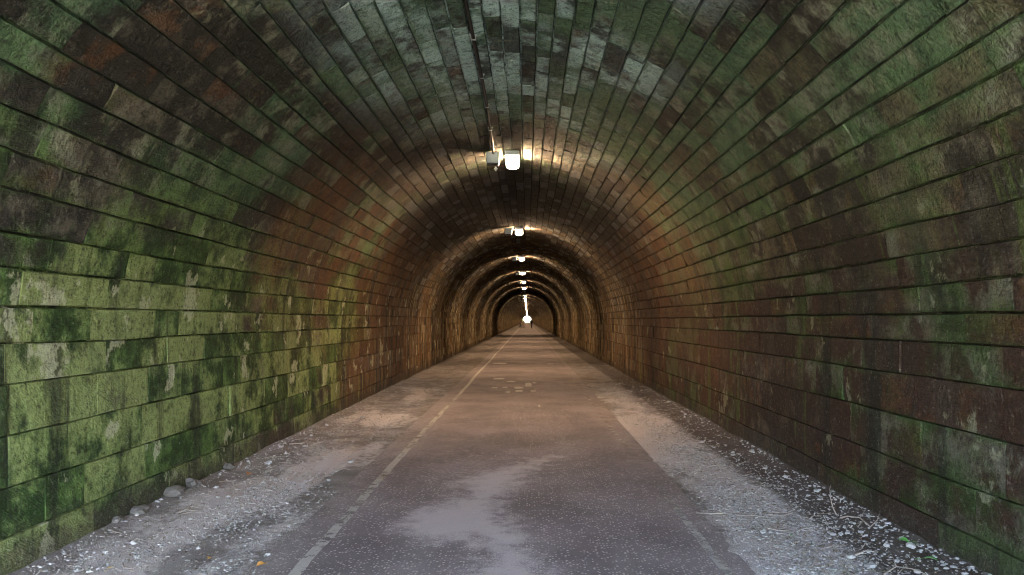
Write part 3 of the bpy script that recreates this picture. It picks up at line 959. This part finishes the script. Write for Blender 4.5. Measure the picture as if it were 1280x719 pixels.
twig([tp(965, 663, rz), tp(975, 665, rz, .01), tp(986, 664, rz, .01)], .006, 'short twig next to two white stones on the right verge')
twig([tp(960, 645, rz), tp(980, 648, rz, .02), tp(1003, 637, rz, .02)], .005, 'bent twig in the straw on the right verge', None, [[tp(980, 648, rz, .02), tp(990, 640, rz, .03)]])
for _ in range(22):
    y = random.uniform(4.6, 9.5); x = random.gauss(2.1, .28)
    if not 1.6 < x < XR - .15: continue
    z = float(rz(np.float64(x), np.float64(y))) + .008
    t = random.uniform(-.9, .9); L = random.uniform(.06, .16)
    dx, dy = math.cos(t) * L, math.sin(t) * L
    twig([(x - dx, y - dy, z), (x, y, z + random.uniform(.008, .03)), (x + dx, y + dy * .6, z + .004)], random.uniform(.002, .004),
         'thin dry twig among the litter on the right verge', 'thin twigs in the right litter')
twig([tp(222, 643, lz), tp(232, 640, lz, .02), tp(246, 640, lz, .012)], .007, 'pale forked twig lying on the left verge', None, [[tp(232, 640, lz, .02), tp(240, 634, lz, .02)]])
twig([tp(362, 556, lz), tp(376, 556, lz, .02), tp(390, 552, lz, .02)], .011, 'pale straight stick lying further along the left verge')
twig([tp(139, 664, lz), tp(143, 668, lz, .02), tp(152, 670, lz, .02)], .006, 'small curled twig at the foot of the left wall')
twig([tp(153, 706, lz), tp(155, 712, lz, .012), tp(166, 713, lz, .012)], .005, 'small bent twig at the near end of the left verge')
for _ in range(12):
    y = random.uniform(5, 11); x = random.choice((random.gauss(-2.8, .15), random.gauss(-2.3, .25)))
    if not XL + .15 < x < -1.85: continue
    z = float(lz(np.float64(x), np.float64(y))) + .008
    t = random.uniform(-.9, .9); L = random.uniform(.04, .1)
    dx, dy = math.cos(t) * L, math.sin(t) * L
    twig([(x - dx, y - dy, z), (x, y, z + random.uniform(.006, .02)), (x + dx, y + dy * .6, z + .004)], random.uniform(.002, .004),
         'thin dry twig lying in the dust of the left verge', 'thin twigs on the left verge')

# fallen leaves
def leaf(px, py, zf, size, c, label):
    x, y, z = px_ground(px, py, zf)
    m = simple('leaf_' + ('green' if c[1] > c[0] else 'orange'), c, 0.6, 0.3, 0, 0.3, 40)
    n = 7; vs = []; fs = []
    for i in range(n + 1):
        t = i / n; w = 0.42 * math.sin(math.pi * min(t * 1.05, 1)) ** 0.8 * (1 - .3 * t)
        h = 0.10 * math.sin(t * 3.1) + 0.06
        vs += [(t - .5, -w, h + .12 * w * 2), (t - .5, 0, h), (t - .5, w, h + .2 * w * 2)]
    for i in range(n):
        for k in range(2):
            a = i * 3 + k; fs.append((a, a + 3, a + 4, a + 1))
    me = mesh_np('blade', [(p * size, q * size, r * size) for p, q, r in vs], fs, True)
    o = link_mesh('fallen_leaf', me, m, None, (x, y, z + .004)); o.rotation_euler = (0.1, .05, random.uniform(0, 6.28))
    tag(o, label, 'leaf')
    st = MB(); st.tube([(size * .5, 0, .06 * size), (size * .7, .03, .05 * size), (size * .9, .04, .02 * size)], .0015, 4)
    st.build('stalk', m, o)
leaf(327, 708, lz, .07, (0.62, 0.30, 0.07), 'orange fallen leaf near the path edge at the near end of the left verge')
leaf(312, 594, lz, .10, (0.55, 0.24, 0.08), 'orange-brown fallen leaf further along the left verge by the wall')
leaf(138, 712, lz, .05, (0.60, 0.42, 0.10), 'small yellow fallen leaf at the foot of the left wall')
leaf(262, 699, lz, .04, (0.60, 0.34, 0.10), 'tiny orange leaf scrap in the middle of the left verge')
leaf(1130, 678, rz, .075, (0.10, 0.30, 0.06), 'green leaf beside a white stone by the right wall')
leaf(1163, 701, rz, .085, (0.09, 0.30, 0.06), 'green leaf at the near foot of the right wall')
leaf(990, 670, rz, .035, (0.12, 0.30, 0.08), 'tiny green leaf scrap amid the right gravel')

# ------------------------------------------------------------------ people deep in the tunnel
SKIN = simple('skin', (0.50, 0.33, 0.25), 0.6)
CL = {n: simple('cloth_' + n, c, 0.9) for n, c in dict(black=(.018, .018, .022), tan=(.42, .33, .25), beige=(.36, .30, .24), grey=(.14, .14, .15), white=(.75, .72, .68), brown=(.10, .06, .04)).items()}
def person(loc, rz_, h, top, trousers, shoes, hair, label, stride=0.18, arm=0.1):
    s = h / 1.75
    J = {'pelvis': (0, 0, .95, .135, .10), 'waist': (0, 0, 1.10, .125, .09), 'chest': (0, 0, 1.32, .155, .105), 'neckb': (0, 0, 1.47, .075, .07), 'neck': (0, .005, 1.53, .052, .055), 'head': (0, .02, 1.62, .075, .09), 'crown': (0, .01, 1.71, .055, .07)}
    E = [('pelvis', 'waist'), ('waist', 'chest'), ('chest', 'neckb'), ('neckb', 'neck'), ('neck', 'head'), ('head', 'crown')]
    for sg, n in ((-1, 'l'), (1, 'r')):
        f = sg * stride
        J['hip' + n] = (sg * .095, .02 * sg, .88, .095, .095); J['knee' + n] = (sg * .10, f * .55 + .03, .50, .062, .062)
        J['ankle' + n] = (sg * .10, f * .9 - .02, .09, .042, .045); J['heel' + n] = (sg * .10, f * .95, .045, .042, .04); J['toe' + n] = (sg * .11, f * .95 + .17, .03, .04, .028)
        J['sh' + n] = (sg * .19, 0, 1.42, .062, .062); J['el' + n] = (sg * .235, -f * .3 - .02, 1.14, .045, .045); J['wr' + n] = (sg * .24, -f * .8 + arm, .90, .032, .03); J['hand' + n] = (sg * .235, -f * .9 + arm + .03, .80, .035, .022)
        E += [('pelvis', 'hip' + n), ('hip' + n, 'knee' + n), ('knee' + n, 'ankle' + n), ('ankle' + n, 'heel' + n), ('heel' + n, 'toe' + n), ('neckb', 'sh' + n), ('sh' + n, 'el' + n), ('el' + n, 'wr' + n), ('wr' + n, 'hand' + n)]
    names = list(J)
    me = bpy.data.meshes.new('tmp'); me.from_pydata([tuple(q * s for q in J[n][:3]) for n in names], [(names.index(a), names.index(b)) for a, b in E], [])
    o = bpy.data.objects.new('tmp', me); col.objects.link(o)
    sk = o.modifiers.new('skin', 'SKIN'); sk.use_smooth_shade = True
    if not me.skin_vertices:
        bpy.context.view_layer.objects.active = o
    for i, n in enumerate(names):
        me.skin_vertices[0].data[i].radius = (J[n][3] * s, J[n][4] * s)
        me.skin_vertices[0].data[i].use_root = (n == 'pelvis')
    sb = o.modifiers.new('sub', 'SUBSURF'); sb.levels = 2; sb.render_levels = 2
    dg = bpy.context.evaluated_depsgraph_get()
    bm_ = bpy.data.meshes.new_from_object(o.evaluated_get(dg))
    bpy.data.objects.remove(o)
    for mm in (SKIN, top, trousers, shoes, hair): bm_.materials.append(mm)
    mi = []
    for p in bm_.polygons:
        x, y, z = [q / s for q in p.center]
        a = abs(x)
        if z > 1.50: k = 4 if (z > 1.66 or (y < -.01 and z > 1.56)) else 0
        elif a > .19 and z < .88: k = 0
        elif z > .93 or a > .2: k = 1
        elif z > .085: k = 2
        else: k = 3
        mi.append(k)
    bm_.polygons.foreach_set('material_index', mi)
    r = link_mesh('person', bm_, None, None, loc); r.rotation_euler = (0, 0, rz_)
    tag(r, label, 'person', 'people walking in the tunnel')
    return r
pz_ = 0.012
person((-1.28, 131, pz_), math.pi, 1.70, CL['tan'], CL['grey'], CL['black'], CL['brown'], 'person in a tan top carrying a white bag, walking on the left')
person((-0.72, 136, pz_), math.pi, 1.66, CL['beige'], CL['beige'], CL['grey'], CL['brown'], 'person in beige clothes walking just right of the bag carrier', 0.12)
person((0.72, 129, pz_), math.pi + .2, 1.76, CL['black'], CL['black'], CL['white'], CL['black'], 'person in black with white shoes walking on the right of the path', 0.25)
bagm = MB()
rings = []
for z, w, d in ((0, .11, .07), (.05, .16, .10), (.22, .17, .11), (.34, .12, .05), (.38, .05, .02)):
    rings.append([(w * math.cos(t), d * math.sin(t), z) for t in [2 * math.pi * k / 10 for k in range(10)]])
bagm.add(sum(rings, []), [tuple(range(9, -1, -1))] + [(i * 10 + k, i * 10 + (k + 1) % 10, (i + 1) * 10 + (k + 1) % 10, (i + 1) * 10 + k) for i in range(4) for k in range(10)])
bag = bagm.build('carrier_bag', CL['white'], None, (-1.56, 130.9, .42), True)
tag(bag, 'bulging white bag held by the person in the tan top', 'bag')
hd = MB()
for sx in (-1, 1): hd.tube([(sx * .05, 0, .36), (sx * .04, 0, .42), (0.01, 0, .455)], .008, 5)
hd.build('handle', CL['white'], bag)

# ------------------------------------------------------------------ shrubs beyond the far exit
FOL = simple('shrub_leaves', (0.05, 0.085, 0.03), 0.8, 0.2, 0, 0.6, 3)
BARK = simple('bark', (0.10, 0.075, 0.055), 0.9)
def shrub(loc, rx, rz2, label):
    root = empty('shrub', loc); tag(root, label, 'shrub')
    st = MB()
    for k in range(5):
        a = k * 1.26; st.tube([(0, 0, 0), (rx * .25 * math.cos(a), rx * .25 * math.sin(a), rz2 * .5), (rx * .5 * math.cos(a), rx * .5 * math.sin(a), rz2 * 1.2)], [.06, .04, .02], 5)
    st.build('trunk', BARK, root)
    V, F = [], []
    for k in range(1400):
        d = Vector((random.gauss(0, 1), random.gauss(0, 1), random.gauss(0, 1))).normalized() * random.uniform(.45, 1) ** .5
        p = Vector((d.x * rx, d.y * rx, rz2 + d.z * rz2 * .95)) * (1 + .2 * math.sin(d.x * 5 + d.z * 4))
        a = Vector((random.gauss(0, 1), random.gauss(0, 1), random.gauss(0, 1))).normalized() * .16; b2 = a.orthogonal().normalized() * .09
        i = len(V); V += [p - a, p + b2, p + a, p - b2]; F.append((i, i + 1, i + 2, i + 3))
    link_mesh('crown', mesh_np('crown', V, F), FOL, root)
shrub((-2.9, Y1 + 6, -.3), 1.1, 1.0, 'dark bushy shrub outside the far exit, on its left side')
shrub((2.6, Y1 + 8, -.3), 1.1, 0.9, 'dark bushy shrub outside the far exit, on its right side')
